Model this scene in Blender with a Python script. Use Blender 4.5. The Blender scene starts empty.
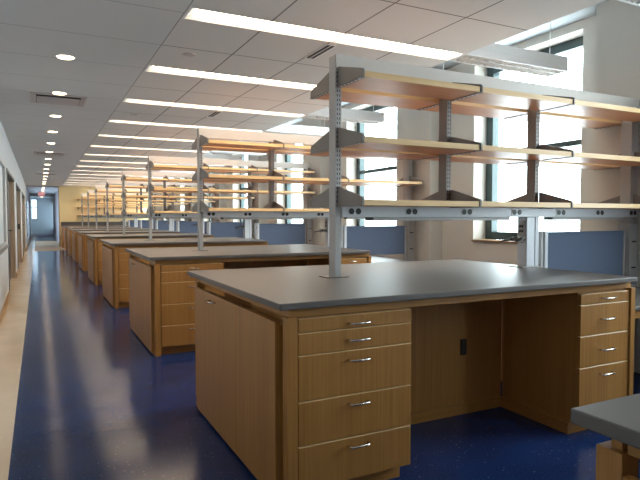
import bpy, bmesh, math, random
from mathutils import Vector, Matrix
random.seed(7)
SC = bpy.context.scene
COL = SC.collection

# ------------------------------------------------------------------ layout (metres; x = towards the windows, y = down the room)
CAMZ = 1.2717
S = 3.0213                      # bench module
U0, U1 = 0.885, 3.208           # worktop ends
V0, V1 = 2.125, 3.736           # worktop front / back (first row)
VB = (V0 + V1) / 2              # bench centre line
VC = 2.95                       # shelving rack centre line
TOP = 0.914
WL = -0.44                      # corridor wall
WR = 4.56                       # window wall
UC = 4.36                       # pillar face
YB = -3.2                       # wall behind
YF = 26.3                       # yellow far wall
YE = 42.0                       # end of the far passage
CZ = 2.60                       # tiled ceiling
CH = 3.11                       # raised ceiling along the windows
UE = 3.13                       # edge of the tiled ceiling
UJ = 0.868                      # joint between corridor ceiling and tile field
NROW = 8
ORD = ['first', 'second', 'third', 'fourth', 'fifth', 'sixth', 'seventh', 'eighth', 'ninth', 'tenth', 'eleventh',
       'twelfth', 'thirteenth', 'fourteenth', 'fifteenth', 'sixteenth', 'seventeenth', 'eighteenth', 'nineteenth', 'twentieth']

# ------------------------------------------------------------------ materials
def newmat(name):
    m = bpy.data.materials.new(name); m.use_nodes = True
    nt = m.node_tree
    return m, nt, nt.nodes['Principled BSDF']

def N(nt, typ, **kw):
    n = nt.nodes.new(typ)
    for k, v in kw.items(): setattr(n, k, v)
    return n

def plain(name, rgb, rough=0.5, metal=0.0, noise=0.04, scale=30, spec=0.5, bump=0.0):
    m, nt, b = newmat(name)
    b.inputs['Roughness'].default_value = rough
    b.inputs['Metallic'].default_value = metal
    b.inputs['Specular IOR Level'].default_value = spec
    tc = N(nt, 'ShaderNodeTexCoord'); nz = N(nt, 'ShaderNodeTexNoise')
    nz.inputs['Scale'].default_value = scale; nz.inputs['Detail'].default_value = 4
    nt.links.new(tc.outputs['Object'], nz.inputs['Vector'])
    mix = N(nt, 'ShaderNodeMix', data_type='RGBA')
    mix.inputs[6].default_value = (*[max(0, c * (1 - noise)) for c in rgb], 1)
    mix.inputs[7].default_value = (*[min(1, c * (1 + noise)) for c in rgb], 1)
    nt.links.new(nz.outputs['Fac'], mix.inputs[0]); nt.links.new(mix.outputs[2], b.inputs['Base Color'])
    if bump:
        bp = N(nt, 'ShaderNodeBump'); bp.inputs['Strength'].default_value = bump; bp.inputs['Distance'].default_value = 0.002
        nt.links.new(nz.outputs['Fac'], bp.inputs['Height']); nt.links.new(bp.outputs['Normal'], b.inputs['Normal'])
    return m

def wood(name, dark, light, axis='Z', rough=0.42, fine=95.0):
    m, nt, b = newmat(name)
    b.inputs['Roughness'].default_value = rough
    tc = N(nt, 'ShaderNodeTexCoord'); mp = N(nt, 'ShaderNodeMapping')
    sc = {'X': (1.6, fine, fine), 'Y': (fine, 1.6, fine), 'Z': (fine, fine, 1.6)}[axis]
    mp.inputs['Scale'].default_value = sc
    nt.links.new(tc.outputs['Object'], mp.inputs['Vector'])
    n1 = N(nt, 'ShaderNodeTexNoise'); n1.inputs['Scale'].default_value = 1.0; n1.inputs['Detail'].default_value = 5; n1.inputs['Roughness'].default_value = 0.6
    nt.links.new(mp.outputs[0], n1.inputs['Vector'])
    mp2 = N(nt, 'ShaderNodeMapping'); mp2.inputs['Scale'].default_value = tuple(s * 0.11 for s in sc)
    nt.links.new(tc.outputs['Object'], mp2.inputs['Vector'])
    n2 = N(nt, 'ShaderNodeTexNoise'); n2.inputs['Scale'].default_value = 1.0; n2.inputs['Detail'].default_value = 3
    nt.links.new(mp2.outputs[0], n2.inputs['Vector'])
    add = N(nt, 'ShaderNodeMath', operation='ADD'); mul = N(nt, 'ShaderNodeMath', operation='MULTIPLY'); mul.inputs[1].default_value = 0.6
    nt.links.new(n2.outputs['Fac'], mul.inputs[0]); nt.links.new(n1.outputs['Fac'], add.inputs[0]); nt.links.new(mul.outputs[0], add.inputs[1])
    rp = N(nt, 'ShaderNodeValToRGB')
    rp.color_ramp.elements[0].position = 0.55; rp.color_ramp.elements[0].color = (*dark, 1)
    rp.color_ramp.elements[1].position = 1.05; rp.color_ramp.elements[1].color = (*light, 1)
    nt.links.new(add.outputs[0], rp.inputs[0]); nt.links.new(rp.outputs[0], b.inputs['Base Color'])
    return m

def emit(name, rgb, strength, cell=0.0):
    m, nt, b = newmat(name)
    b.inputs['Base Color'].default_value = (0.8, 0.8, 0.8, 1)
    b.inputs['Emission Color'].default_value = (*rgb, 1)
    b.inputs['Emission Strength'].default_value = strength
    if cell:
        tc = N(nt, 'ShaderNodeTexCoord'); w = N(nt, 'ShaderNodeTexWave'); w.bands_direction = 'X'
        w.inputs['Scale'].default_value = cell
        nt.links.new(tc.outputs['Object'], w.inputs['Vector'])
        mr = N(nt, 'ShaderNodeMapRange'); mr.inputs[3].default_value = strength * 0.8; mr.inputs[4].default_value = strength * 1.2
        nt.links.new(w.outputs['Fac'], mr.inputs[0]); nt.links.new(mr.outputs[0], b.inputs['Emission Strength'])
    return m

def floor_mat(name, base, fleck, rough, spec=0.17, var=0.2):
    m, nt, b = newmat(name); b.inputs['Specular IOR Level'].default_value = spec
    tc = N(nt, 'ShaderNodeTexCoord')
    n1 = N(nt, 'ShaderNodeTexNoise'); n1.inputs['Scale'].default_value = 3.0; n1.inputs['Detail'].default_value = 8
    n3 = N(nt, 'ShaderNodeTexNoise'); n3.inputs['Scale'].default_value = 160.0; n3.inputs['Detail'].default_value = 2
    vo = N(nt, 'ShaderNodeTexVoronoi'); vo.inputs['Scale'].default_value = 26.0
    for n in (n1, n3, vo): nt.links.new(tc.outputs['Object'], n.inputs['Vector'])
    r1 = N(nt, 'ShaderNodeValToRGB')
    r1.color_ramp.elements[0].position = 0.3; r1.color_ramp.elements[0].color = (*[c * (1 - var) for c in base], 1)
    r1.color_ramp.elements[1].position = 0.7; r1.color_ramp.elements[1].color = (*[min(1, c * (1 + var)) for c in base], 1)
    nt.links.new(n1.outputs['Fac'], r1.inputs[0])
    r3 = N(nt, 'ShaderNodeMapRange'); r3.inputs[1].default_value = 0.45; r3.inputs[2].default_value = 0.75
    nt.links.new(n3.outputs['Fac'], r3.inputs[0])
    mul = N(nt, 'ShaderNodeMath', operation='MULTIPLY'); mul.inputs[1].default_value = 0.25
    nt.links.new(r3.outputs[0], mul.inputs[0])
    r2 = N(nt, 'ShaderNodeMapRange'); r2.inputs[1].default_value = 0.08; r2.inputs[2].default_value = 0.14; r2.inputs[3].default_value = 0.7; r2.inputs[4].default_value = 0.0
    nt.links.new(vo.outputs['Distance'], r2.inputs[0])
    mx = N(nt, 'ShaderNodeMath', operation='MAXIMUM'); nt.links.new(mul.outputs[0], mx.inputs[0]); nt.links.new(r2.outputs[0], mx.inputs[1])
    mix = N(nt, 'ShaderNodeMix', data_type='RGBA'); mix.inputs[7].default_value = (*fleck, 1)
    nt.links.new(mx.outputs[0], mix.inputs[0]); nt.links.new(r1.outputs[0], mix.inputs[6])
    nt.links.new(mix.outputs[2], b.inputs['Base Color'])
    rr = N(nt, 'ShaderNodeMapRange'); rr.inputs[3].default_value = rough * 0.8; rr.inputs[4].default_value = rough * 1.25
    nt.links.new(n1.outputs['Fac'], rr.inputs[0]); nt.links.new(rr.outputs[0], b.inputs['Roughness'])
    n4 = N(nt, 'ShaderNodeTexNoise'); n4.inputs['Scale'].default_value = 9.0; n4.inputs['Detail'].default_value = 1
    nt.links.new(tc.outputs['Object'], n4.inputs['Vector'])
    bp = N(nt, 'ShaderNodeBump'); bp.inputs['Strength'].default_value = 0.08; bp.inputs['Distance'].default_value = 0.004
    nt.links.new(n4.outputs['Fac'], bp.inputs['Height']); nt.links.new(bp.outputs['Normal'], b.inputs['Normal'])
    return m

def tile_mat(name, rgb, joints_u, v_start, v_step, joint=(0.2, 0.18, 0.17), w=0.006):
    """ceiling tiles: dark joints at given x lines and at regular y lines"""
    m, nt, b = newmat(name)
    b.inputs['Roughness'].default_value = 0.85; b.inputs['Specular IOR Level'].default_value = 0.2
    g = N(nt, 'ShaderNodeNewGeometry'); sx = N(nt, 'ShaderNodeSeparateXYZ'); nt.links.new(g.outputs['Position'], sx.inputs[0])
    acc = None
    def line(val_out):
        nonlocal acc
        a = N(nt, 'ShaderNodeMath', operation='ABSOLUTE'); nt.links.new(val_out, a.inputs[0])
        l = N(nt, 'ShaderNodeMath', operation='LESS_THAN'); l.inputs[1].default_value = w; nt.links.new(a.outputs[0], l.inputs[0])
        if acc is None: acc = l.outputs[0]
        else:
            q = N(nt, 'ShaderNodeMath', operation='MAXIMUM'); nt.links.new(acc, q.inputs[0]); nt.links.new(l.outputs[0], q.inputs[1]); acc = q.outputs[0]
    for u in joints_u:
        s = N(nt, 'ShaderNodeMath', operation='SUBTRACT'); s.inputs[1].default_value = u; nt.links.new(sx.outputs[0], s.inputs[0]); line(s.outputs[0])
    s = N(nt, 'ShaderNodeMath', operation='SUBTRACT'); s.inputs[1].default_value = v_start - v_step * 40.5; nt.links.new(sx.outputs[1], s.inputs[0])
    md = N(nt, 'ShaderNodeMath', operation='MODULO'); md.inputs[1].default_value = v_step; nt.links.new(s.outputs[0], md.inputs[0])
    s2 = N(nt, 'ShaderNodeMath', operation='SUBTRACT'); s2.inputs[1].default_value = v_step / 2; nt.links.new(md.outputs[0], s2.inputs[0]); line(s2.outputs[0])
    nz = N(nt, 'ShaderNodeTexNoise'); nz.inputs['Scale'].default_value = 90; nt.links.new(g.outputs['Position'], nz.inputs['Vector'])
    mixn = N(nt, 'ShaderNodeMix', data_type='RGBA')
    mixn.inputs[6].default_value = (*[c * 0.95 for c in rgb], 1); mixn.inputs[7].default_value = (*[min(1, c * 1.05) for c in rgb], 1)
    nt.links.new(nz.outputs['Fac'], mixn.inputs[0])
    mix = N(nt, 'ShaderNodeMix', data_type='RGBA'); mix.inputs[7].default_value = (*joint, 1)
    nt.links.new(acc, mix.inputs[0]); nt.links.new(mixn.outputs[2], mix.inputs[6]); nt.links.new(mix.outputs[2], b.inputs['Base Color'])
    return m

def glass_mat(name, tint=(0.93, 0.97, 0.96)):
    m, nt, b = newmat(name)
    nt.nodes.remove(b)
    out = nt.nodes['Material Output']
    t = N(nt, 'ShaderNodeBsdfTransparent'); t.inputs[0].default_value = (*tint, 1)
    gl = N(nt, 'ShaderNodeBsdfGlossy'); gl.inputs['Roughness'].default_value = 0.02
    lw = N(nt, 'ShaderNodeLayerWeight'); lw.inputs['Blend'].default_value = 0.2
    fr = N(nt, 'ShaderNodeMath', operation='MULTIPLY'); fr.inputs[1].default_value = 0.35; nt.links.new(lw.outputs['Facing'], fr.inputs[0])
    mx = N(nt, 'ShaderNodeMixShader')
    nt.links.new(fr.outputs[0], mx.inputs[0]); nt.links.new(t.outputs[0], mx.inputs[1]); nt.links.new(gl.outputs[0], mx.inputs[2])
    nt.links.new(mx.outputs[0], out.inputs['Surface'])
    return m

WD, WLT = (0.36, 0.156, 0.036), (0.48, 0.226, 0.058)
M_MAPLE = wood('maple_vertical_grain', WD, WLT, 'Z')
M_MAPLEX = wood('maple_long_grain', WD, WLT, 'X')
M_MAPLEY = wood('maple_cross_grain', WD, WLT, 'Y')
M_BAND_GLINT = wood('maple_banding_and_edge_glint', (0.66, 0.40, 0.17), (0.80, 0.53, 0.26), 'X', 0.4)  # shelf edge banding; on drawers it paints the light caught by the top edge
M_SHELF = wood('shelf_veneer', (0.50, 0.24, 0.11), (0.66, 0.36, 0.19), 'X', 0.40)
M_EPOXY = plain('grey_epoxy_top', (0.120, 0.104, 0.095), 0.43, 0, 0.05, 60, 0.65)
M_STEEL = plain('grey_painted_steel', (0.43, 0.415, 0.41), 0.38, 0.1, 0.03, 40)
M_STEELD = plain('taupe_bracket_steel', (0.21, 0.185, 0.17), 0.42, 0.2, 0.03, 40)
M_BEAM = plain('pale_grey_beam', (0.68, 0.64, 0.60), 0.4, 0.0, 0.03, 40)
M_RACE = plain('aluminium_raceway', (0.72, 0.75, 0.80), 0.34, 0.05, 0.03, 40)
M_BLACK = plain('black_plastic', (0.015, 0.015, 0.017), 0.4)
M_SLOT = plain('dark_slot', (0.03, 0.027, 0.025), 0.7)
M_CHROME = plain('brushed_nickel', (0.72, 0.69, 0.64), 0.22, 1.0, 0.03, 80)
M_VALVE = plain('dark_valve_metal', (0.16, 0.155, 0.15), 0.35, 0.6)
M_PANEL = plain('navy_fabric', (0.120, 0.155, 0.240), 0.75, 0, 0.10, 250, 0.3, 0.15)
M_WALL = plain('warm_white_paint', (0.57, 0.53, 0.475), 0.75, 0, 0.02, 8)
M_WHITE = plain('white_paint', (0.76, 0.77, 0.78), 0.7, 0, 0.02, 8)
M_GREYW = plain('cool_grey_paint', (0.56, 0.57, 0.58), 0.7, 0, 0.02, 8)
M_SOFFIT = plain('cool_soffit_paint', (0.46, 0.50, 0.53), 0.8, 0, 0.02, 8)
M_YELLOW = plain('yellow_paint', (0.95, 0.76, 0.42), 0.75, 0, 0.03, 5)
M_BLUEW = plain('pale_blue_paint', (0.45, 0.51, 0.54), 0.7, 0, 0.03, 5)
M_DOORW = wood('muted_door_veneer', (0.50, 0.39, 0.28), (0.62, 0.50, 0.38), 'Z')
M_DARKW = plain('plum_grey_paint', (0.34, 0.315, 0.35), 0.6, 0, 0.04, 5)
M_FRAME = plain('dark_green_window_metal', (0.045, 0.070, 0.072), 0.4, 0.2)
M_DOORF = plain('charcoal_door_metal', (0.11, 0.105, 0.105), 0.45, 0.2)
M_SILL = wood('sill_wood', (0.25, 0.15, 0.08), (0.38, 0.24, 0.13), 'Y')
M_GLASS = glass_mat('clear_window_glass')
M_TINT = glass_mat('tinted_passage_glass', (0.36, 0.40, 0.43))
M_OGLASS = plain('office_glass', (0.58, 0.63, 0.68), 0.35, 0, 0.0, 3, 0.6)
M_HOUSING = plain('white_fixture_metal', (0.84, 0.84, 0.84), 0.45)
M_VENT = plain('dusty_pink_grey_vent', (0.50, 0.44, 0.42), 0.5)
M_LOUV = plain('pale_louver', (0.78, 0.76, 0.73), 0.5)
M_LENS = emit('lit_fixture_lens', (1.0, 0.78, 0.55), 22.0, 5.5)
M_DOWN = emit('lit_downlight_lens', (1.0, 0.76, 0.50), 16.0)
M_RED = emit('red_exit_sign_face', (0.75, 0.01, 0.04), 0.38)
M_REDL = emit('exit_sign_letters', (1.0, 0.6, 0.6), 0.6)
M_BLUEF = floor_mat('blue_linoleum', (0.005, 0.023, 0.105), (0.16, 0.20, 0.36), 0.14)
M_BLUER = floor_mat('matt_blue_linoleum', (0.02, 0.035, 0.08), (0.16, 0.20, 0.36), 0.32)
M_TANF = floor_mat('tan_linoleum', (0.52, 0.38, 0.24), (0.6, 0.47, 0.33), 0.4, 0.3, 0.05)
M_CREAMF = floor_mat('cream_linoleum', (0.70, 0.59, 0.45), (0.78, 0.69, 0.56), 0.16, 0.5, 0.04)
LV0, LSTEP = 3.69, S / 2
M_TILE = tile_mat('ceiling_tile', (0.66, 0.625, 0.59), [UJ, 1.437, 2.0, 2.565], LV0 + LSTEP / 2, LSTEP)
M_TILEC = tile_mat('corridor_ceiling_tile', (0.62, 0.605, 0.595), [], LV0, LSTEP / 2, (0.3, 0.29, 0.28), 0.004)
M_FARC = plain('passage_ceiling', (0.72, 0.76, 0.80), 0.8)
M_RUBBER = plain('tan_rubber_base', (0.36, 0.21, 0.09), 0.5)
M_GROUND = plain('pale_paving', (0.5, 0.5, 0.5), 0.9)

# ------------------------------------------------------------------ mesh helpers
class MB:
    def __init__(self): self.bm = bmesh.new(); self.mats = []
    def mi(self, m):
        if m not in self.mats: self.mats.append(m)
        return self.mats.index(m)
    def box(self, x0, x1, y0, y1, z0, z1, m, bev=0.0, seg=2):
        mi = self.mi(m)
        t = bmesh.new()
        r = bmesh.ops.create_cube(t, size=1.0)
        for v in t.verts:
            v.co = Vector(((x0 + x1) / 2 + v.co.x * (x1 - x0), (y0 + y1) / 2 + v.co.y * (y1 - y0), (z0 + z1) / 2 + v.co.z * (z1 - z0)))
        if bev: bmesh.ops.bevel(t, geom=list(t.edges), offset=bev, segments=seg, affect='EDGES', profile=0.5)
        self._take(t, mi); return self
    def prism(self, pts, lo, hi, axis, m, bev=0.0):
        """extrude polygon pts (2D) along axis from lo to hi; axis 'X': pts=(y,z); 'Y': (x,z); 'Z': (x,y)"""
        mi = self.mi(m); t = bmesh.new()
        def mk(p, h): return {'X': (h, p[0], p[1]), 'Y': (p[0], h, p[1]), 'Z': (p[0], p[1], h)}[axis]
        a = [t.verts.new(mk(p, lo)) for p in pts]; b = [t.verts.new(mk(p, hi)) for p in pts]
        n = len(pts)
        t.faces.new(a[::-1]); t.faces.new(b)
        for i in range(n): t.faces.new((a[i], a[(i + 1) % n], b[(i + 1) % n], b[i]))
        bmesh.ops.recalc_face_normals(t, faces=list(t.faces))
        if bev: bmesh.ops.bevel(t, geom=list(t.edges), offset=bev, segments=2, affect='EDGES', profile=0.5)
        self._take(t, mi); return self
    def tube(self, path, r, m, n=10):
        mi = self.mi(m); t = bmesh.new(); rings = []
        pts = [Vector(p) for p in path]
        for i, p in enumerate(pts):
            d = (pts[min(i + 1, len(pts) - 1)] - pts[max(i - 1, 0)]).normalized()
            ref = Vector((0, 0, 1)) if abs(d.z) < 0.9 else Vector((1, 0, 0))
            a = d.cross(ref).normalized(); b = d.cross(a).normalized()
            rr = r[i] if isinstance(r, (list, tuple)) else r
            rings.append([t.verts.new(p + a * math.cos(2 * math.pi * k / n) * rr + b * math.sin(2 * math.pi * k / n) * rr) for k in range(n)])
        for i in range(len(rings) - 1):
            for k in range(n): t.faces.new((rings[i][k], rings[i][(k + 1) % n], rings[i + 1][(k + 1) % n], rings[i + 1][k]))
        t.faces.new(rings[0][::-1]); t.faces.new(rings[-1])
        bmesh.ops.recalc_face_normals(t, faces=list(t.faces))
        for f in t.faces: f.smooth = len(f.verts) == 4
        self._take(t, mi); return self
    def lathe(self, prof, c, m, n=24, axis='Z'):
        """profile of (r, h) about axis through c"""
        mi = self.mi(m); t = bmesh.new(); rings = []
        for r, h in prof:
            ring = []
            for k in range(n):
                a = 2 * math.pi * k / n
                q = (r * math.cos(a), r * math.sin(a), h)
                if axis == 'Y': q = (q[0], q[2], q[1])
                if axis == 'X': q = (q[2], q[0], q[1])
                ring.append(t.verts.new(Vector(c) + Vector(q)))
            rings.append(ring)
        for i in range(len(rings) - 1):
            for k in range(n): t.faces.new((rings[i][k], rings[i][(k + 1) % n], rings[i + 1][(k + 1) % n], rings[i + 1][k]))
        t.faces.new(rings[0][::-1]); t.faces.new(rings[-1])
        bmesh.ops.recalc_face_normals(t, faces=list(t.faces))
        self._take(t, mi); return self
    def _take(self, t, mi):
        for f in t.faces: f.material_index = mi
        me = bpy.data.meshes.new('tmp'); t.to_mesh(me); t.free()
        n0 = len(self.bm.faces)
        self.bm.from_mesh(me); bpy.data.meshes.remove(me)
    def build(self, name, parent=None, loc=None):
        me = bpy.data.meshes.new(name); self.bm.to_mesh(me); self.bm.free()
        for m in self.mats: me.materials.append(m)
        o = bpy.data.objects.new(name, me); COL.objects.link(o)
        if parent is not None: o.parent = parent
        if loc is not None: o.location = loc
        return o

def thing(name, label, cat, loc=(0, 0, 0), group=None):
    o = bpy.data.objects.new(name, None); COL.objects.link(o)
    o.location = loc; o.empty_display_size = 0.1
    o['label'] = label; o['category'] = cat
    if group: o['group'] = group
    return o

def tag(o, label, cat, group=None):
    o['label'] = label; o['category'] = cat
    if group: o['group'] = group
    return o

def struct(name, mb, parent=None):
    o = mb.build(name, parent)
    if parent is None: o['kind'] = 'structure'
    return o

def dup(root, dy, label, group=None, skip=()):
    kids = {}
    for o in COL.objects:
        if o.parent is not None: kids.setdefault(o.parent.name, []).append(o)
    def rec(o, parent):
        c = o.copy(); COL.objects.link(c)
        if parent is not None: c.parent = parent
        for ch in kids.get(o.name, []):
            rec(ch, c)
        return c
    r = rec(root, None)
    r.location.y += dy
    r['label'] = label
    if group: r['group'] = group
    return r

def box(name, *a, parent=None, bev=0.0):
    return MB().box(*a, bev=bev).build(name, parent)

# ------------------------------------------------------------------ room shell
# floors
struct('floor', MB().box(-0.155, WR + 0.4, YB, 23.6, -0.05, 0.0, M_BLUEF))
struct('floor_border', MB().box(WL - 0.2, -0.155, YB, YE, -0.05, 0.0, M_CREAMF))
struct('floor_far_band', MB().box(-0.155, WR + 0.4, 23.6, 33.8, -0.05, 0.0, M_TANF))
struct('floor_passage', MB().box(-0.155, 1.2, 33.8, YE, -0.05, 0.0, M_BLUER))

# ceiling: corridor strip, tile field with gaps where the light fixtures sit, raised strip along the windows
LK = [k for k in range(-1, 15)]                      # light rows
FW = 0.115                                           # half width of a fixture
mb = MB(); mb.box(WL - 0.1, UJ, YB, YF, CZ, CZ + 0.05, M_TILEC)
struct('ceiling', mb)
mb = MB(); fb = MB()
edges = [YB]
for k in LK: edges += [LV0 + k * LSTEP - FW, LV0 + k * LSTEP + FW]
edges.append(YF)
for i in range(0, len(edges), 2):
    mb.box(UJ, UE, edges[i], edges[i + 1], CZ, CZ + 0.05, M_TILE)
    fb.box(UE - 0.05, UE, edges[i], edges[i + 1], CZ + 0.05, CH, M_WHITE)
for k in LK:
    v = LV0 + k * LSTEP
    mb.box(UJ, 0.885, v - FW, v + FW, CZ, CZ + 0.05, M_TILE)
    fb.box(UE - 0.05, UE, v - FW, v + FW, CZ + 0.135, CH, M_WHITE)
struct('ceiling_tile_field', mb)
struct('ceiling_fascia', fb)
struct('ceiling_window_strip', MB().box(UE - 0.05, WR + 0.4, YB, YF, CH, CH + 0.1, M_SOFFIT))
struct('ceiling_slab', MB().box(WL - 0.2, UE - 0.05, YB, YF, CH, CH + 0.1, M_WHITE))
struct('ceiling_passage', MB().box(WL - 0.2, 1.2, YF + 0.15, YE, CZ, CZ + 0.05, M_FARC))
struct('trim_1', MB().box(WL, 0.86, YF - 0.0, YF + 0.15, CZ - 0.035, CZ + 0.05, M_DARKW))

# window wall
WY = [(3.607 + S * k, 5.054 + S * k) for k in range(-2, 8)]  # the last bay is added to light the yellow wall
SILL, HEAD = 0.995, 3.03
mb = MB()
prev = YB
for a, b in WY:
    mb.box(WR, WR + 0.36, prev, a, 0, CH, M_WALL)
    mb.box(WR, WR + 0.36, a, b, 0, SILL, M_WALL)
    mb.box(WR, WR + 0.36, a, b, HEAD, CH, M_WALL)
    prev = b
mb.box(WR, WR + 0.36, prev, YF, 0, CH, M_WALL)
struct('wall_right', mb)
for i, (a, b) in enumerate(WY):
    w = MB(); fw = 0.10
    x0, x1 = 4.75, 4.85
    w.box(x0, x1, b - fw, b, SILL + 0.02, HEAD, M_FRAME, 0.004)
    w.box(x0, x1, a, a + fw, SILL + 0.02, HEAD, M_FRAME, 0.004)
    w.box(x0, x1, a + fw, b - fw, HEAD - 0.09, HEAD, M_FRAME, 0.004)
    w.box(x0, x1, a + fw, b - fw, SILL + 0.02, SILL + 0.11, M_FRAME, 0.004)
    w.box(x0 + 0.01, x1 - 0.01, a + fw, b - fw, 1.985, 2.04, M_FRAME, 0.004)
    o = struct('window_%d' % (i + 1), w)
    MB().box(4.798, 4.804, a + fw, b - fw, SILL + 0.11, HEAD - 0.09, M_GLASS).build('glass', o)
    MB().box(WR - 0.03, x0, a + 0.002, b - 0.002, SILL, SILL + 0.02, M_SILL, 0.004).build('window_sill', o)
# pillars between the windows
mb = MB()
for k in range(-2, NROW):
    a, b = max(YB, 2.593 + S * k), 3.322 + S * k
    if b < YB: continue
    m_ = MB().box(UC, WR + 0.3, a, b, 0, CH, M_WALL, 0.0)
    struct('pillar', m_)

# corridor wall with glazed and panelled openings
def ww(mb, y0, y1, z0, z1, m=M_GREYW): mb.box(WL - 0.2, WL, y0, y1, z0, z1, m)
mb = MB()
OPEN = [(6.4, 9.55, 0.86, 2.06), (10.2, 13.4, 0.0, 2.06), (14.5, 18.0, 0.0, 2.06), (19.4, 23.4, 0.0, 2.06)]
ww(mb, YB, YE, 2.06, CH)
py = YB
PASS = (28.0, 34.0, 0.3, 2.06)  # opening added to let daylight into the far passage
for (a, b, z0, z1) in OPEN + [PASS]:
    ww(mb, py, a, 0, z1); 
    if z0 > 0: ww(mb, a, b, 0, z0)
    py = b
ww(mb, py, YE, 0, 2.06)
struct('wall_left', mb)
struct('window_16', MB().box(WL - 0.03, WL - 0.024, PASS[0], PASS[1], PASS[2], PASS[3], M_TINT))  # added pane in the added opening, daylight for the passage
# office window in the corridor wall
a, b, z0, z1 = OPEN[0]
w = MB()
for (y0, y1, q0, q1) in ((a, a + 0.05, z0, z1), (b - 0.06, b, z0, z1), (a + 0.05, b - 0.06, z1 - 0.05, z1), (a + 0.05, b - 0.06, z0, z0 + 0.05)):
    w.box(WL - 0.10, WL + 0.012, y0, y1, q0, q1, M_STEEL, 0.003)
o = struct('window_13', w)
MB().box(WL - 0.03, WL - 0.022, a + 0.05, b - 0.06, z0 + 0.05, z1 - 0.05, M_OGLASS).build('glass', o)
MB().box(WL, WL + 0.035, a, b + 0.02, z0 - 0.035, z0, M_DOORF, 0.004).build('window_sill', o)
# doors
for i, (a, b, z0, z1) in enumerate(OPEN[1:]):
    w = MB()
    w.box(WL - 0.14, WL + 0.012, a, a + 0.05, 0, z1, M_DOORF, 0.003)
    w.box(WL - 0.14, WL + 0.0, b - 0.10, b, 0, z1, M_DOORW, 0.003)
    w.box(WL - 0.14, WL + 0.012, a + 0.05, b - 0.10, z1 - 0.05, z1, M_DOORF, 0.003)
    o = struct('door_%d' % (i + 1), w)
    mid = b - 1.1
    MB().box(WL - 0.135, WL - 0.09, mid, b - 0.10, 0.008, z1 - 0.05, M_DOORF, 0.002).build('door_leaf', o)
    MB().box(WL - 0.13, WL - 0.10, a + 0.05, mid - 0.06, 0.12, z1 - 0.05, M_OGLASS).build('side_glass', o)
    MB().box(WL - 0.135, WL - 0.085, mid - 0.06, mid, 0.0, z1 - 0.05, M_DOORF, 0.002).build('mullion', o)
    MB().box(WL - 0.135, WL - 0.085, a + 0.05, mid - 0.06, 0.0, 0.12, M_MAPLEY, 0.002).build('base_rail', o)
    h = MB().box(WL - 0.09, WL - 0.078, mid + 0.07, mid + 0.15, 0.92, 1.10, M_BLACK, 0.002)
    h.tube([(WL - 0.085, mid + 0.11, 1.02), (WL - 0.03, mid + 0.11, 1.02), (WL - 0.03, mid + 0.23, 1.02)], 0.011, M_BLACK)
    h.build('door_handle', o)
    if i == 1: MB().box(WL - 0.075, WL - 0.03, b - 0.112, b - 0.10, 0.94, 1.09, M_BLACK, 0.002).build('strike_plate', o)
# skirting
mb = MB(); py = YB
for (a, b, z0, z1) in OPEN[1:]:
    mb.box(WL, WL + 0.012, py, a, 0, 0.10, M_RUBBER); py = b
mb.box(WL, WL + 0.012, py, YE, 0, 0.10, M_RUBBER)
struct('baseboard_left', mb)

# back wall behind the camera, far yellow wall and passage
struct('wall_back', MB().box(WL - 0.2, WR + 0.4, YB - 0.1, YB, 0, CH, M_DARKW))
struct('wall_far', MB().box(0.80, WR + 0.4, YF, YF + 0.15, 0, CH, M_YELLOW))
struct('wall_far_header', MB().box(WL - 0.2, 0.80, YF, YF + 0.15, CZ + 0.05, CH, M_DARKW))
struct('trim_2', MB().box(0.785, 0.80, YF - 0.01, YF + 0.15, 0, CZ, M_MAPLE))
struct('wall_passage', MB().box(0.86, 1.06, YF + 0.15, 40.3, 0, CZ, M_DARKW).box(0.86, 1.06, 40.3, YE, 2.2, CZ, M_DARKW).box(0.86, 1.06, 40.3, YE, 0, 0.5, M_DARKW))
struct('window_15', MB().box(0.95, 0.956, 40.3, YE, 0.5, 2.2, M_TINT))  # side window added so daylight reaches the passage end wall
mb = MB()
wx0, wx1, wz0, wz1 = -0.42, -0.06, 1.12, 2.50
mb.box(WL - 0.2, wx0, YE, YE + 0.2, 0, CZ + 0.05, M_BLUEW); mb.box(wx1, 1.06, YE, YE + 0.2, 0, CZ + 0.05, M_BLUEW)
mb.box(wx0, wx1, YE, YE + 0.2, 0, wz0, M_BLUEW); mb.box(wx0, wx1, YE, YE + 0.2, wz1, CZ + 0.05, M_BLUEW)
struct('wall_passage_end', mb)
w = MB()
w.box(wx0, wx0 + 0.03, YE + 0.05, YE + 0.12, wz0, wz1, M_FRAME); w.box(wx1 - 0.03, wx1, YE + 0.05, YE + 0.12, wz0, wz1, M_FRAME)
w.box(wx0 + 0.03, wx1 - 0.03, YE + 0.05, YE + 0.12, 1.90, 1.94, M_FRAME); w.box(wx0 + 0.03, wx1 - 0.03, YE + 0.05, YE + 0.12, wz0, wz0 + 0.05, M_FRAME)
w.box(wx0 + 0.03, wx1 - 0.03, YE + 0.05, YE + 0.12, wz1 - 0.04, wz1, M_FRAME)
o = struct('window_14', w)
MB().box(wx0 + 0.03, wx1 - 0.03, YE + 0.08, YE + 0.086, wz0 + 0.05, wz1 - 0.04, M_TINT).build('glass', o)
struct('baseboard_far', MB().box(WL + 0.012, 0.86, YE - 0.015, YE, 0, 0.16, M_DARKW))
struct('trim_3', MB().box(-0.155, 0.86, 33.78, 33.86, 0, 0.012, M_STEELD))

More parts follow.
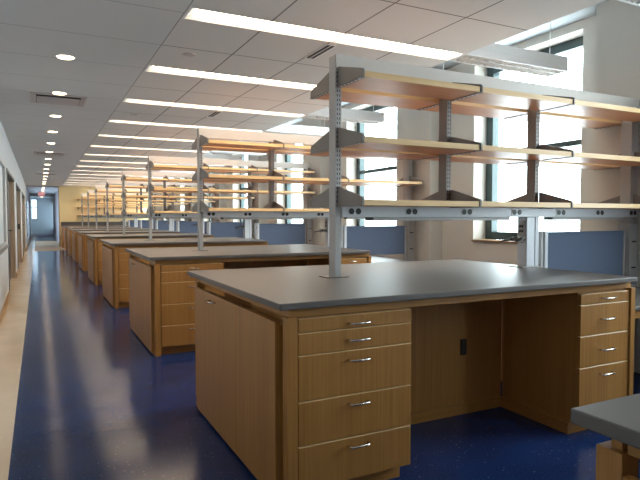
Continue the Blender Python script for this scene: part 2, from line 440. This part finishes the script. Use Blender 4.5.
# ------------------------------------------------------------------ lab benches
def handle(parent, xa, xb, y, z, out=-1, axis='X'):
    h = MB()
    if axis == 'X':
        pts = [(xa, y, z), (xa + 0.001, y + out * 0.020, z), (xa + 0.010, y + out * 0.029, z), (xb - 0.010, y + out * 0.029, z), (xb - 0.001, y + out * 0.020, z), (xb, y, z)]
    else:
        pts = [(y, xa, z), (y + out * 0.020, xa + 0.001, z), (y + out * 0.029, xa + 0.010, z), (y + out * 0.029, xb - 0.010, z), (y + out * 0.020, xb - 0.001, z), (y, xb, z)]
    h.tube(pts, 0.0046, M_CHROME, 8)
    return h.build('handle', parent)

def drawer_cabinet(x0, x1, joints, handles, hx, label, group, post_x=None, toe=(0, 0), panel_side=None):
    """front-facing drawer pedestal; local y measured from the bench front (0 = worktop front edge)"""
    t = thing('drawer_cabinet', label, 'drawer cabinet', (0, V0, 0), group)
    yf, yb = 0.045, 0.645
    c = MB(); c.box(x0 + 0.004, x1 - 0.004, yf + 0.022, yb, 0.078, 0.838, M_MAPLE)
    c.build('carcass', t)
    MB().box(x0 + toe[0], x1 - toe[1], 0.105, yb, 0.0, 0.078, M_MAPLEX, 0.002).build('toe_board', t)
    for i in range(len(joints) - 1):
        zt, zb = joints[i] - 0.0022, joints[i + 1] + 0.0022
        d = MB()
        # slab front: veneered face with its lit top edge coloured in as a pale strip
        d.box(x0 + 0.002, x1 - 0.002, yf, yf + 0.02, zb, zt - 0.0035, M_MAPLE)
        d.prism([(yf + 0.0025, zt), (yf, zt - 0.0035), (yf + 0.02, zt - 0.0035), (yf + 0.02, zt)], x0 + 0.002, x1 - 0.002, 'X', M_BAND_GLINT)
        dr = d.build('drawer', t)
        handle(dr, hx[0], hx[1], yf, handles[i])
    return t

XO = 0.022
J5 = [0.838, 0.773, 0.675, 0.472, 0.275, 0.080]
H5 = [0.797, 0.722, 0.630, 0.430, 0.236]
J4 = [0.832, 0.768, 0.587, 0.402, 0.080]
H4 = [0.800, 0.677, 0.495, 0.350]
cabA = drawer_cabinet(0.988, 1.583, J5, H5, (1.236, 1.340), 'x', 'five-drawer cabinets under the corridor ends of the benches', toe=(0.0, 0.022))
cabB = drawer_cabinet(2.765, 3.197, J4, H4, (2.937, 3.045), 'x', 'four-drawer cabinets under the window ends of the benches', toe=(0.0, 0.0))

def bench_frame():
    t = thing('bench_frame', 'x', 'bench frame', (0, V0, 0), 'maple bench frames')
    D = V1 - V0
    # corner posts
    for (xa, xb) in ((0.932, 0.982), (3.20, 3.238)):
        for (ya, yb) in ((0.035, 0.085), (D - 0.075, D - 0.022)):
            MB().box(xa, xb, ya, yb, 0, 0.845, M_MAPLE, 0.002).build('corner_post', t)
    MB().box(0.946, 3.222, 0.053, 0.075, 0.842, 0.885, M_MAPLEX, 0.0015).build('apron', t)
    MB().box(0.946, 3.222, D - 0.065, D - 0.043, 0.842, 0.885, M_MAPLEX, 0.0015).build('apron', t)
    MB().box(0.946, 0.968, 0.075, D - 0.075, 0.842, 0.885, M_MAPLEY, 0.0015).build('apron', t)
    MB().box(3.20, 3.222, 0.075, D - 0.075, 0.842, 0.885, M_MAPLEY, 0.0015).build('apron', t)
    kp = MB().box(1.586, 2.763, 0.655, 0.68, 0.0, 0.838, M_MAPLE).build('back_panel', t)
    MB().box(1.586, 2.763, 0.643, 0.655, 0.0, 0.066, M_MAPLEX, 0.001).build('base_board', t)
    sk = MB().box(2.751, 2.763, 0.105, 0.643, 0.0, 0.066, M_MAPLEY, 0.001).build('base_board', t)
    o = MB(); o.box(2.412, 2.457, 0.646, 0.655, 0.385, 0.487, M_BLACK, 0.002)
    for z in (0.412, 0.460): o.lathe([(0.014, -0.003), (0.013, 0.0)], (2.4345, 0.646, z), M_SLOT, 12, 'Y')
    ob = o.build('socket_outlet', t); ob['label'] = 'black socket outlet'
    # end panel at window side
    MB().box(3.20, 3.214, 0.085, D - 0.085, 0.0, 0.842, M_MAPLE).build('end_panel', t)
    return t

def end_cabinet():
    t = thing('end_cabinet', 'x', 'cabinet', (0, V0, 0), 'two-door cabinets in the corridor ends of the benches')
    D = V1 - V0
    MB().box(0.932, 0.98, 0.122, D - 0.122, 0.0, 0.80, M_MAPLE).build('carcass', t)
    def door(ya, yb):
        # the far lower corner is notched as a toe space
        return MB().box(0.912, 0.9315, ya, yb, 0.018, 0.815, M_MAPLE, 0.0015).build('door', t)
    d1 = door(0.122, 0.6705); 
    d2 = MB().prism([(0.6745, 0.018), (D - 0.14, 0.018), (D - 0.14, 0.095), (D - 0.09, 0.095), (D - 0.09, 0.815), (0.6745, 0.815)], 0.912, 0.9315, 'X', M_MAPLE, 0.0012).build('door', t)
    handle(d2, 1.03, 1.14, 0.912, 0.775, -1, 'Y')
    return t

def worktop(x0, x1, y0, y1, z1, th, name, label, cat, group, r=0.006):
    pts = []
    for (cx, cy, a0) in ((x1 - r, y1 - r, 0), (x0 + r, y1 - r, 90), (x0 + r, y0 + r, 180), (x1 - r, y0 + r, 270)):
        for q in range(5):
            a = math.radians(a0 + q * 22.5); pts.append((cx + r * math.cos(a), cy + r * math.sin(a)))
    mb = MB(); mb.prism(pts, z1 - th, z1, 'Z', M_EPOXY)
    bm = mb.bm
    ed = [e for e in bm.edges if abs(e.verts[0].co.z - e.verts[1].co.z) < 1e-5]
    bmesh.ops.bevel(bm, geom=ed, offset=0.004, segments=2, affect='EDGES', profile=0.5)
    o = mb.build(name); tag(o, label, cat, group); return o

frame = bench_frame(); endc = end_cabinet()
top = worktop(U0, U1, V0 - V0, V1 - V0, TOP, 0.029, 'worktop', 'x', 'worktop', 'grey lab worktops on the maple benches'); top.location.y = V0

# ------------------------------------------------------------------ shelving rack (local y about the rack centre)
SH = [1.347, 1.692, 2.045]             # undersides of the three shelf levels
UPX = [1.595, 2.438, 3.254, 4.31]
def rack():
    t = thing('shelving_rack', 'x', 'shelving rack', (0, VC, 0), 'double-sided shelving racks over the benches')
    def slots(mb, x, za, zb):
        for sgn in (-1, 1):
            z = za
            while z < zb:
                for dx in (-0.008, 0.008):
                    mb.box(x + dx - 0.0022, x + dx + 0.0022, sgn * 0.0405 - 0.0012, sgn * 0.0405 + 0.0012, z, z + 0.013, M_SLOT)
                z += 0.027
    # uprights
    u = MB(); u.box(1.575, 1.615, -0.04, 0.04, TOP + 0.006, 2.226, M_STEEL, 0.001); slots(u, 1.595, 1.36, 2.12); u.build('upright', t)
    MB().box(1.515, 1.66, -0.055, 0.055, TOP, TOP + 0.006, M_STEELD, 0.002).build('base_plate', t)
    u = MB(); u.box(2.40, 2.44, -0.04, 0.04, 1.345, 2.12, M_STEELD, 0.002); slots(u, 2.42, 1.36, 2.1); u.build('upright', t)
    u = MB(); u.box(3.208, 3.248, -0.04, 0.04, 1.345, 2.12, M_STEELD, 0.002); slots(u, 3.228, 1.36, 2.1); u.build('upright', t)
    u = MB(); u.box(3.13, 3.208, -0.045, 0.045, TOP + 0.006, 1.273, M_RACE, 0.003); u.box(3.214, 3.25, -0.045, 0.045, TOP + 0.006, 1.273, M_RACE, 0.003)
    u.box(3.20, 3.216, -0.03, 0.03, TOP + 0.006, 1.273, M_STEELD); u.build('service_post', t)
    MB().box(3.07, 3.26, -0.07, 0.07, TOP, TOP + 0.006, M_STEEL, 0.002).build('base_plate', t)
    u = MB(); u.box(4.27, 4.355, -0.045, 0.045, 1.23, 2.12, M_STEEL, 0.003)
    u.build('upright', t)
    # top beam and raceway
    MB().box(1.577, 4.355, -0.0435, -0.0405, 2.125, 2.226, M_BEAM).box(1.615, 4.355, -0.0405, -0.01, 2.125, 2.226, M_BEAM).build('top_beam', t)
    b = MB(); b.box(1.615, 4.355, -0.052, 0.052, 1.273, 1.343, M_RACE, 0.004)
    rw = b.build('raceway', t)
    for x in (1.70, 2.115, 2.565, 3.02, 3.465, 3.895, 4.295):
        for sgn in (-1, 1):
            o = MB()
            o.box(x - 0.05, x + 0.05, sgn * 0.0535 - 0.0015, sgn * 0.0535 + 0.0015, 1.282, 1.332, M_RACE, 0.001)
            for dx in (-0.024, 0.024): o.lathe([(0.0185, -0.002), (0.0185, 0.002)], (x + dx, sgn * 0.056, 1.308), M_BLACK, 16, 'Y')
            o.build('socket_outlet', rw)
    # under-raceway task lights
    for (xa, xb) in ((1.84, 2.97), (3.40, 4.20)):
        o = MB().box(xa, xb, -0.04, 0.04, 1.251, 1.273, M_STEEL, 0.003)
        o.box(xa - 0.012, xa, -0.04, 0.04, 1.251, 1.273, M_DOORF, 0.003); o.build('task_light', t)
    # brackets and shelves
    for z in SH:
        for x in UPX:
            for sgn in (-1, 1):
                b = MB(); y0 = 0.04 if x < 4 else 0.045
                prof = [(sgn * y0, z - 0.010), (sgn * y0, z + 0.105), (sgn * (y0 + 0.02), z + 0.105), (sgn * 0.315, z + 0.038), (sgn * 0.325, z + 0.028), (sgn * 0.325, z - 0.006), (sgn * 0.31, z - 0.010)]
                b.prism(prof, x - 0.006, x + 0.006, 'X', M_STEELD)
                b.box(x - 0.016, x + 0.016, min(sgn * y0, sgn * 0.315), max(sgn * y0, sgn * 0.315), z - 0.013, z - 0.010, M_STEELD)
                q = y0 + 0.03
                while q < 0.30:
                    b.box(x - 0.005, x + 0.005, min(sgn * q, sgn * (q + 0.018)), max(sgn * q, sgn * (q + 0.018)), z - 0.0145, z - 0.0128, M_RACE); q += 0.04
                b.build('bracket', t)
        for i in range(3):
            for sgn in (-1, 1):
                xa, xb = UPX[i] + 0.010, UPX[i + 1] - 0.010
                if i == 2: xb = 4.30
                ya, yb = sorted((sgn * 0.045, sgn * 0.318))
                s = MB(); s.box(xa, xb, ya + (0.004 if sgn < 0 else 0), yb - (0.004 if sgn > 0 else 0), z - 0.009, z + 0.024, M_SHELF)
                e0, e1 = (ya, ya + 0.004) if sgn < 0 else (yb - 0.004, yb)
                s.box(xa, xb, e0, e1, z - 0.009, z + 0.024, M_BAND_GLINT, 0.001)
                g0, g1 = (yb, yb + 0.002) if sgn < 0 else (ya - 0.002, ya)
                s.box(xa, xb, g0, g1, z - 0.009, z + 0.024, M_BAND_GLINT)
                s.build('shelf', t)
    # gas valve and socket strip on the service post
    o = MB(); o.box(3.122, 3.13, -0.028, 0.028, 1.137, 1.247, M_STEEL, 0.002)
    for z in (1.173, 1.208):
        for y in (-0.011, 0.011): o.box(3.119, 3.123, y - 0.008, y + 0.008, z - 0.009, z + 0.009, M_BLACK)
    o.build('socket_strip', t)
    o = MB(); o.lathe([(0.024, 0.0), (0.024, 0.012), (0.014, 0.016)], (3.13, 0, 1.11), M_STEELD, 14, 'X')
    for vtx in (): pass
    o.tube([(3.128, 0, 1.11), (3.065, 0, 1.11)], 0.014, M_VALVE)
    o.tube([(3.085, 0.05, 1.11), (3.085, -0.05, 1.11)], 0.012, M_VALVE)
    o.tube([(3.085, -0.05, 1.11), (3.04, -0.07, 1.105), (3.0, -0.075, 1.097)], [0.009, 0.007, 0.0045], M_VALVE)
    o.tube([(3.085, 0.05, 1.11), (3.04, 0.07, 1.105), (3.0, 0.075, 1.097)], [0.009, 0.007, 0.0045], M_VALVE)
    gv = o.build('gas_valve', t)
    MB().box(3.062, 3.108, -0.056, -0.044, 1.122, 1.130, M_BLACK, 0.002).build('valve_lever', gv)
    MB().box(3.062, 3.108, 0.044, 0.056, 1.122, 1.130, M_BLACK, 0.002).build('valve_lever', gv)
    return t
rk = rack(); rk.location.x = -0.008

def pillar_post():
    u = MB(); u.box(4.25, 4.355, -0.055, 0.055, 0.0, 1.225, M_STEEL, 0.003)
    for z in (0.86, 1.07): u.box(4.28, 4.33, -0.058, -0.055, z, z + 0.012, M_SLOT)
    o = u.build('support_post'); o.location.y = VC
    return tag(o, 'x', 'support post', 'grey steel support posts on the window pillars')
pp = pillar_post()

# ------------------------------------------------------------------ window desk and divider panel
def desk():
    t = thing('window_desk', 'x', 'desk', (0, VC, 0), 'low desks between benches and window pillars')
    mb = MB(); mb.box(3.262, 4.246, -0.76, 0.76, 0.692, 0.72, M_EPOXY, 0.004); mb.build('desk_top', t)
    MB().box(3.285, 4.20, -0.735, -0.715, 0.64, 0.692, M_MAPLEX, 0.001).build('apron', t)
    MB().box(3.285, 4.20, 0.715, 0.735, 0.64, 0.692, M_MAPLEX, 0.001).build('apron', t)
    MB().box(3.285, 4.20, -0.0125, 0.0125, 0.02, 0.692, M_MAPLE).build('modesty_panel', t)
    for x in (3.285, 4.16):
        for y in (-0.713, 0.673):
            MB().box(x, x + 0.04, y, y + 0.04, 0, 0.692, M_MAPLE, 0.002).build('leg', t)
    return t
dk = desk()
def divider():
    t = thing('divider_panel', 'x', 'divider panel', (0, VC, 0), 'navy fabric divider panels on the window desks')
    MB().box(3.36, 4.222, -0.02, 0.02, 0.80, 1.164, M_PANEL, 0.003).build('fabric_panel', t)
    MB().box(3.325, 3.36, -0.026, 0.026, 0.72, 1.172, M_RACE, 0.004).build('frame_post', t)
    MB().box(3.285, 3.312, -0.026, 0.026, 0.72, 1.172, M_STEEL, 0.004).build('frame_post', t)
    MB().box(3.312, 3.325, -0.012, 0.012, 0.86, 0.90, M_STEELD).box(3.312, 3.325, -0.012, 0.012, 1.08, 1.12, M_STEELD).build('hinge', t)
    MB().box(4.222, 4.244, -0.026, 0.026, 0.72, 1.172, M_STEEL, 0.004).build('frame_post', t)
    return t
dv = divider()

ROW = ['the big front bench', 'the second bench from the front', 'the third bench from the front', 'the fourth bench from the front',
       'the fifth bench from the front', 'the sixth bench from the front', 'the seventh bench from the front', 'the last bench before the yellow wall']
FAMILY = [
    (top, 'grey epoxy worktop of {}', 0, 8),
    (frame, 'maple frame with corner posts carrying {}', 0, 8),
    (endc, 'two-door maple cabinet in the corridor end of {}', 0, 8),
    (cabA, 'maple five-drawer cabinet at the corridor end of {}', 0, 8),
    (cabB, 'maple four-drawer cabinet at the window end of {}', 0, 8),
    (rk, 'grey steel rack with three shelf levels above {}', 0, 8),
    (dk, 'low grey-topped desk between window pillar and {}', 0, 8),
    (pp, 'grey steel support post on the pillar past {}', 0, 8),
    (dv, 'navy fabric panel on the desk beside {}', 0, 8),
]
for root, txt, k0, k1 in FAMILY:
    root['label'] = txt.format(ROW[0])
    for k in range(1, 8):
        c = dup(root, S * k, txt.format(ROW[k]))
        if root is rk: c.location.x = -0.034
# the bench cut by the corner of the picture
dup(top, -S, 'grey epoxy worktop poking in at the bottom corner, in front of the big bench')
dup(frame, -S, 'maple frame with corner post under the cut-off worktop at the bottom corner')
dup(endc, -S, 'maple end cabinet under the cut-off worktop at the bottom corner')

# ------------------------------------------------------------------ far counter and wall shelves
t = thing('wall_counter', 'long grey counter on maple base along the yellow wall', 'counter', (0, YF, 0))
MB().box(0.86, 4.30, -0.62, -0.02, TOP - 0.03, TOP, M_EPOXY, 0.003).build('counter_top', t)
MB().box(0.88, 4.28, -0.59, -0.02, 0.0, TOP - 0.03, M_MAPLE).build('base_cabinet', t)
MB().box(0.86, 4.30, -0.02, 0.0, TOP - 0.03, 1.08, M_EPOXY, 0.002).build('backsplash', t)
for z in SH:
    o = MB(); o.box(1.49, 4.25, YF - 0.32, YF - 0.01, z, z + 0.03, M_SHELF)
    o.box(1.49, 4.25, YF - 0.324, YF - 0.32, z, z + 0.03, M_BAND_GLINT)
    q = thing('wall_shelf', {SH[0]: 'lowest', SH[1]: 'middle', SH[2]: 'topmost'}[z] + ' maple shelf of the three on the yellow wall', 'shelf', (0, 0, 0), 'maple shelves on the yellow wall')
    o.build('shelf_board', q)
    for x in (1.55, 2.4, 3.3, 4.15):
        MB().prism([(YF, z - 0.09), (YF, z), (YF - 0.3, z), (YF - 0.3, z - 0.03)], x - 0.008, x + 0.008, 'X', M_STEELD).build('bracket', q)

# ------------------------------------------------------------------ light fixtures
def fixture():
    t = thing('light_fixture', 'x', 'light fixture', (0, LV0, CZ), 'long linear fluorescent fixtures')
    x0, x1, xe = 0.885, 3.14, 4.33
    h = MB()
    w = FW - 0.002
    h.box(x0, xe, -w, w, 0.055, 0.13, M_HOUSING, 0.003)                       # body
    for (ya, yb) in ((-w, -w + 0.012), (w - 0.012, w)): h.box(x0, xe, ya, yb, 0.0, 0.055, M_HOUSING, 0.001)
    for sg in (-1, 1):                                                        # sloping reflector flanks beside the lenses
        h.prism([(sg * (w - 0.012), 0.002), (sg * (w - 0.012), 0.05), (sg * (w - 0.045), 0.05), (sg * (w - 0.045), 0.034)], x0 + 0.012, x1 - 0.03, 'X', M_HOUSING)
    h.prism([(x0 + 0.012, 0.002), (x0 + 0.012, 0.05), (x0 + 0.06, 0.05), (x0 + 0.06, 0.034)], -w + 0.012, w - 0.012, 'Y', M_HOUSING)
    for x in (x0, 2.012, xe - 0.012): h.box(x, x + 0.012, -w + 0.012, w - 0.012, 0.0, 0.055, M_HOUSING)
    h.box(x1 - 0.03, x1, -w + 0.012, w - 0.012, 0.0, 0.055, M_HOUSING)
    h.build('housing', t)
    MB().box(x0 + 0.062, 2.0, -w + 0.046, w - 0.046, 0.034, 0.042, M_LENS).build('lens', t)
    MB().box(2.03, x1 - 0.035, -w + 0.046, w - 0.046, 0.034, 0.042, M_LENS).build('lens', t)
    l = MB(); x = x1 + 0.03
    l.box(x1, xe - 0.012, -w + 0.012, w - 0.012, 0.045, 0.05, M_LOUV)
    while x < xe - 0.02:
        l.box(x, x + 0.005, -w + 0.012, w - 0.012, 0.004, 0.045, M_LOUV); x += 0.05
    l.box(x1, xe - 0.012, -0.003, 0.003, 0.004, 0.045, M_LOUV)
    l.build('louver', t)
    r = MB(); r.tube([(4.22, 0, 0.13), (4.22, 0, CH - CZ)], 0.004, M_HOUSING, 8)
    r.lathe([(0.06, CH - CZ - 0.018), (0.065, CH - CZ)], (4.22, 0, 0), M_HOUSING, 20)
    r.build('hanger_rod', t)
    return t
fx = fixture()
fx['label'] = 'first full ceiling light strip, above and behind the front rack'
for k in LK:
    if k == 0: continue
    if k == -1: off = dup(fx, -LSTEP, 'ceiling light strip cut off at the top corner above the front bench')
    else: dup(fx, LSTEP * k, '%s long ceiling light strip counted from the front' % ORD[k])

for o in list(COL.objects):                         # the strip nearest the entrance is switched off
    if o.parent == off and o.name.startswith('lens'):
        o.data = o.data.copy(); o.data.materials.clear(); o.data.materials.append(M_LOUV)

# ------------------------------------------------------------------ downlights and other ceiling fittings
def downlight(y):
    t = thing('downlight', 'x', 'downlight', (0.225, y, CZ), 'round downlights along the corridor ceiling')
    m = MB(); m.lathe([(0.064, 0.0), (0.076, -0.004), (0.078, -0.0005), (0.063, 0.0)], (0, 0, 0), M_HOUSING, 28); m.build('trim_ring', t)
    m = MB(); m.lathe([(0.060, -0.006), (0.064, -0.0035)], (0, 0, 0), M_DOWN, 28); m.build('lens', t)
    return t
DL = 1.505
d0 = downlight(3.63)
d0['label'] = 'round corridor downlight cut off by the top edge of the picture'
for k in range(1, 26):
    y = 3.63 + DL * k
    if y < YF - 0.2: dup(d0, DL * k, '%s round downlight from the front in the corridor ceiling' % ORD[k - 1])
    elif y > YF + 0.4 and y < YE - 0.4: dup(d0, DL * k, 'small round downlight of the row extended to light the passage beyond the exit sign', 'round downlights deep in the passage')  # row carried on to the passage end, added to brighten it

def vent(y, label):
    t = thing('air_vent', label, 'air vent', (0.225, y, CZ), 'rectangular air vents in the corridor ceiling')
    w, l = 0.285, 0.28
    f = MB()
    for (xa, xb, ya, yb) in ((-w, w, -l, -l + 0.03), (-w, w, l - 0.03, l), (-w, -w + 0.03, -l + 0.03, l - 0.03), (w - 0.03, w, -l + 0.03, l - 0.03)):
        f.box(xa, xb, ya, yb, -0.012, 0.0, M_VENT, 0.004)
    f.build('vent_frame', t)
    MB().box(-w + 0.03, w - 0.03, -l + 0.03, l - 0.03, -0.002, 0.0, M_SLOT).build('opening', t)
    MB().box(-w + 0.065, w - 0.065, -l + 0.13, l - 0.045, -0.014, -0.008, M_VENT, 0.003).build('blade', t)
    MB().box(-w + 0.03, -w + 0.06, -l + 0.03, l - 0.03, -0.010, -0.003, M_VENT).build('side_baffle', t)
    MB().box(w - 0.06, w - 0.03, -l + 0.03, l - 0.03, -0.010, -0.003, M_VENT).build('side_baffle', t)
    return t
vent(7.0, 'rectangular air vent just behind the second corridor downlight')
vent(13.05, 'rectangular air vent by the sixth corridor downlight')
vent(19.05, 'rectangular air vent deep in the corridor before the exit sign')

def slot(y, label):
    t = thing('slot_vent', label, 'slot diffuser', (2.04, y, CZ), 'slot diffusers in the tiled ceiling')
    f = MB(); f.box(-0.045, 0.045, -0.20, 0.20, -0.005, 0.0, M_HOUSING, 0.002); f.build('face_plate', t)
    MB().box(-0.032, -0.004, -0.19, 0.19, -0.0062, -0.005, M_SLOT).build('slot_opening', t)
    MB().box(0.006, 0.034, -0.19, 0.19, -0.0062, -0.005, M_SLOT).build('slot_opening', t)
slot(4.05, 'dark slot diffuser beside the first full light strip')
slot(7.07, 'slot diffuser behind the third long light strip')
for (x, y, lab) in ((1.126, 4.60, 'small round sprinkler cover between the first two full light strips'),
                    (1.128, 7.58, 'small round sprinkler cover behind the third light strip')):
    m = MB(); m.lathe([(0.045, -0.006), (0.05, -0.003), (0.05, 0.0)], (0, 0, 0), M_VENT, 20)
    o = m.build('ceiling_sprinkler'); o.location = (x, y, CZ); tag(o, lab, 'sprinkler')

# exit sign
t = thing('exit_sign', 'red lit exit sign hanging from the corridor ceiling', 'exit sign', (0.14, 27.3, CZ))
MB().box(-0.13, 0.13, -0.02, 0.02, -0.40, -0.21, M_RED, 0.004).build('sign_face', t)
MB().tube([(0, 0, -0.21), (0, 0, 0)], 0.008, M_HOUSING, 8).build('hanger_rod', t)
cu = bpy.data.curves.new('letters', 'FONT'); cu.body = 'EXIT'; cu.size = 0.13; cu.align_x = 'CENTER'; cu.align_y = 'CENTER'; cu.extrude = 0.001
tmp = bpy.data.objects.new('letters_tmp', cu); COL.objects.link(tmp)
dg = bpy.context.evaluated_depsgraph_get()
me = bpy.data.meshes.new_from_object(tmp.evaluated_get(dg)); bpy.data.objects.remove(tmp)
me.materials.clear(); me.materials.append(M_REDL)
lo = bpy.data.objects.new('letters', me); COL.objects.link(lo); lo.parent = t
lo.location = (0, -0.0225, -0.305); lo.rotation_euler = (math.pi / 2, 0, 0)

# ------------------------------------------------------------------ light
w = bpy.data.worlds.new('overcast'); SC.world = w; w.use_nodes = True
bg = w.node_tree.nodes['Background']
bg.inputs[0].default_value = (0.86, 0.94, 1.0, 1); bg.inputs[1].default_value = 15.0
for i, (a, b) in enumerate(WY):
    l = bpy.data.lights.new('window_portal', 'AREA'); l.shape = 'RECTANGLE'; l.size = b - a; l.size_y = HEAD - SILL
    l.cycles.is_portal = True
    o = bpy.data.objects.new('window_portal', l); COL.objects.link(o)
    o.location = (4.9, (a + b) / 2, (SILL + HEAD) / 2); o.rotation_euler = (math.pi / 2, 0, math.pi / 2)

# ------------------------------------------------------------------ camera
cam = bpy.data.cameras.new('camera'); co = bpy.data.objects.new('camera', cam); COL.objects.link(co)
cam.sensor_fit = 'HORIZONTAL'; cam.sensor_width = 36; cam.lens = 558.77 / 640 * 36
co.location = (0, 0, CAMZ); co.rotation_euler = (math.radians(90 - 2.3146), 0, math.radians(-26.7334))
cam.clip_start = 0.05; cam.clip_end = 200
SC.camera = co
SC.view_settings.view_transform = 'Standard'; SC.view_settings.look = 'None'
SC.view_settings.gamma = 1.0; SC.view_settings.use_curve_mapping = False
SC.view_settings.exposure = 0.0
cy = SC.cycles
cy.use_denoising = True
cy.max_bounces = 10; cy.diffuse_bounces = 6; cy.glossy_bounces = 4; cy.transparent_max_bounces = 12
cy.sample_clamp_indirect = 8.0
cy.use_light_tree = True
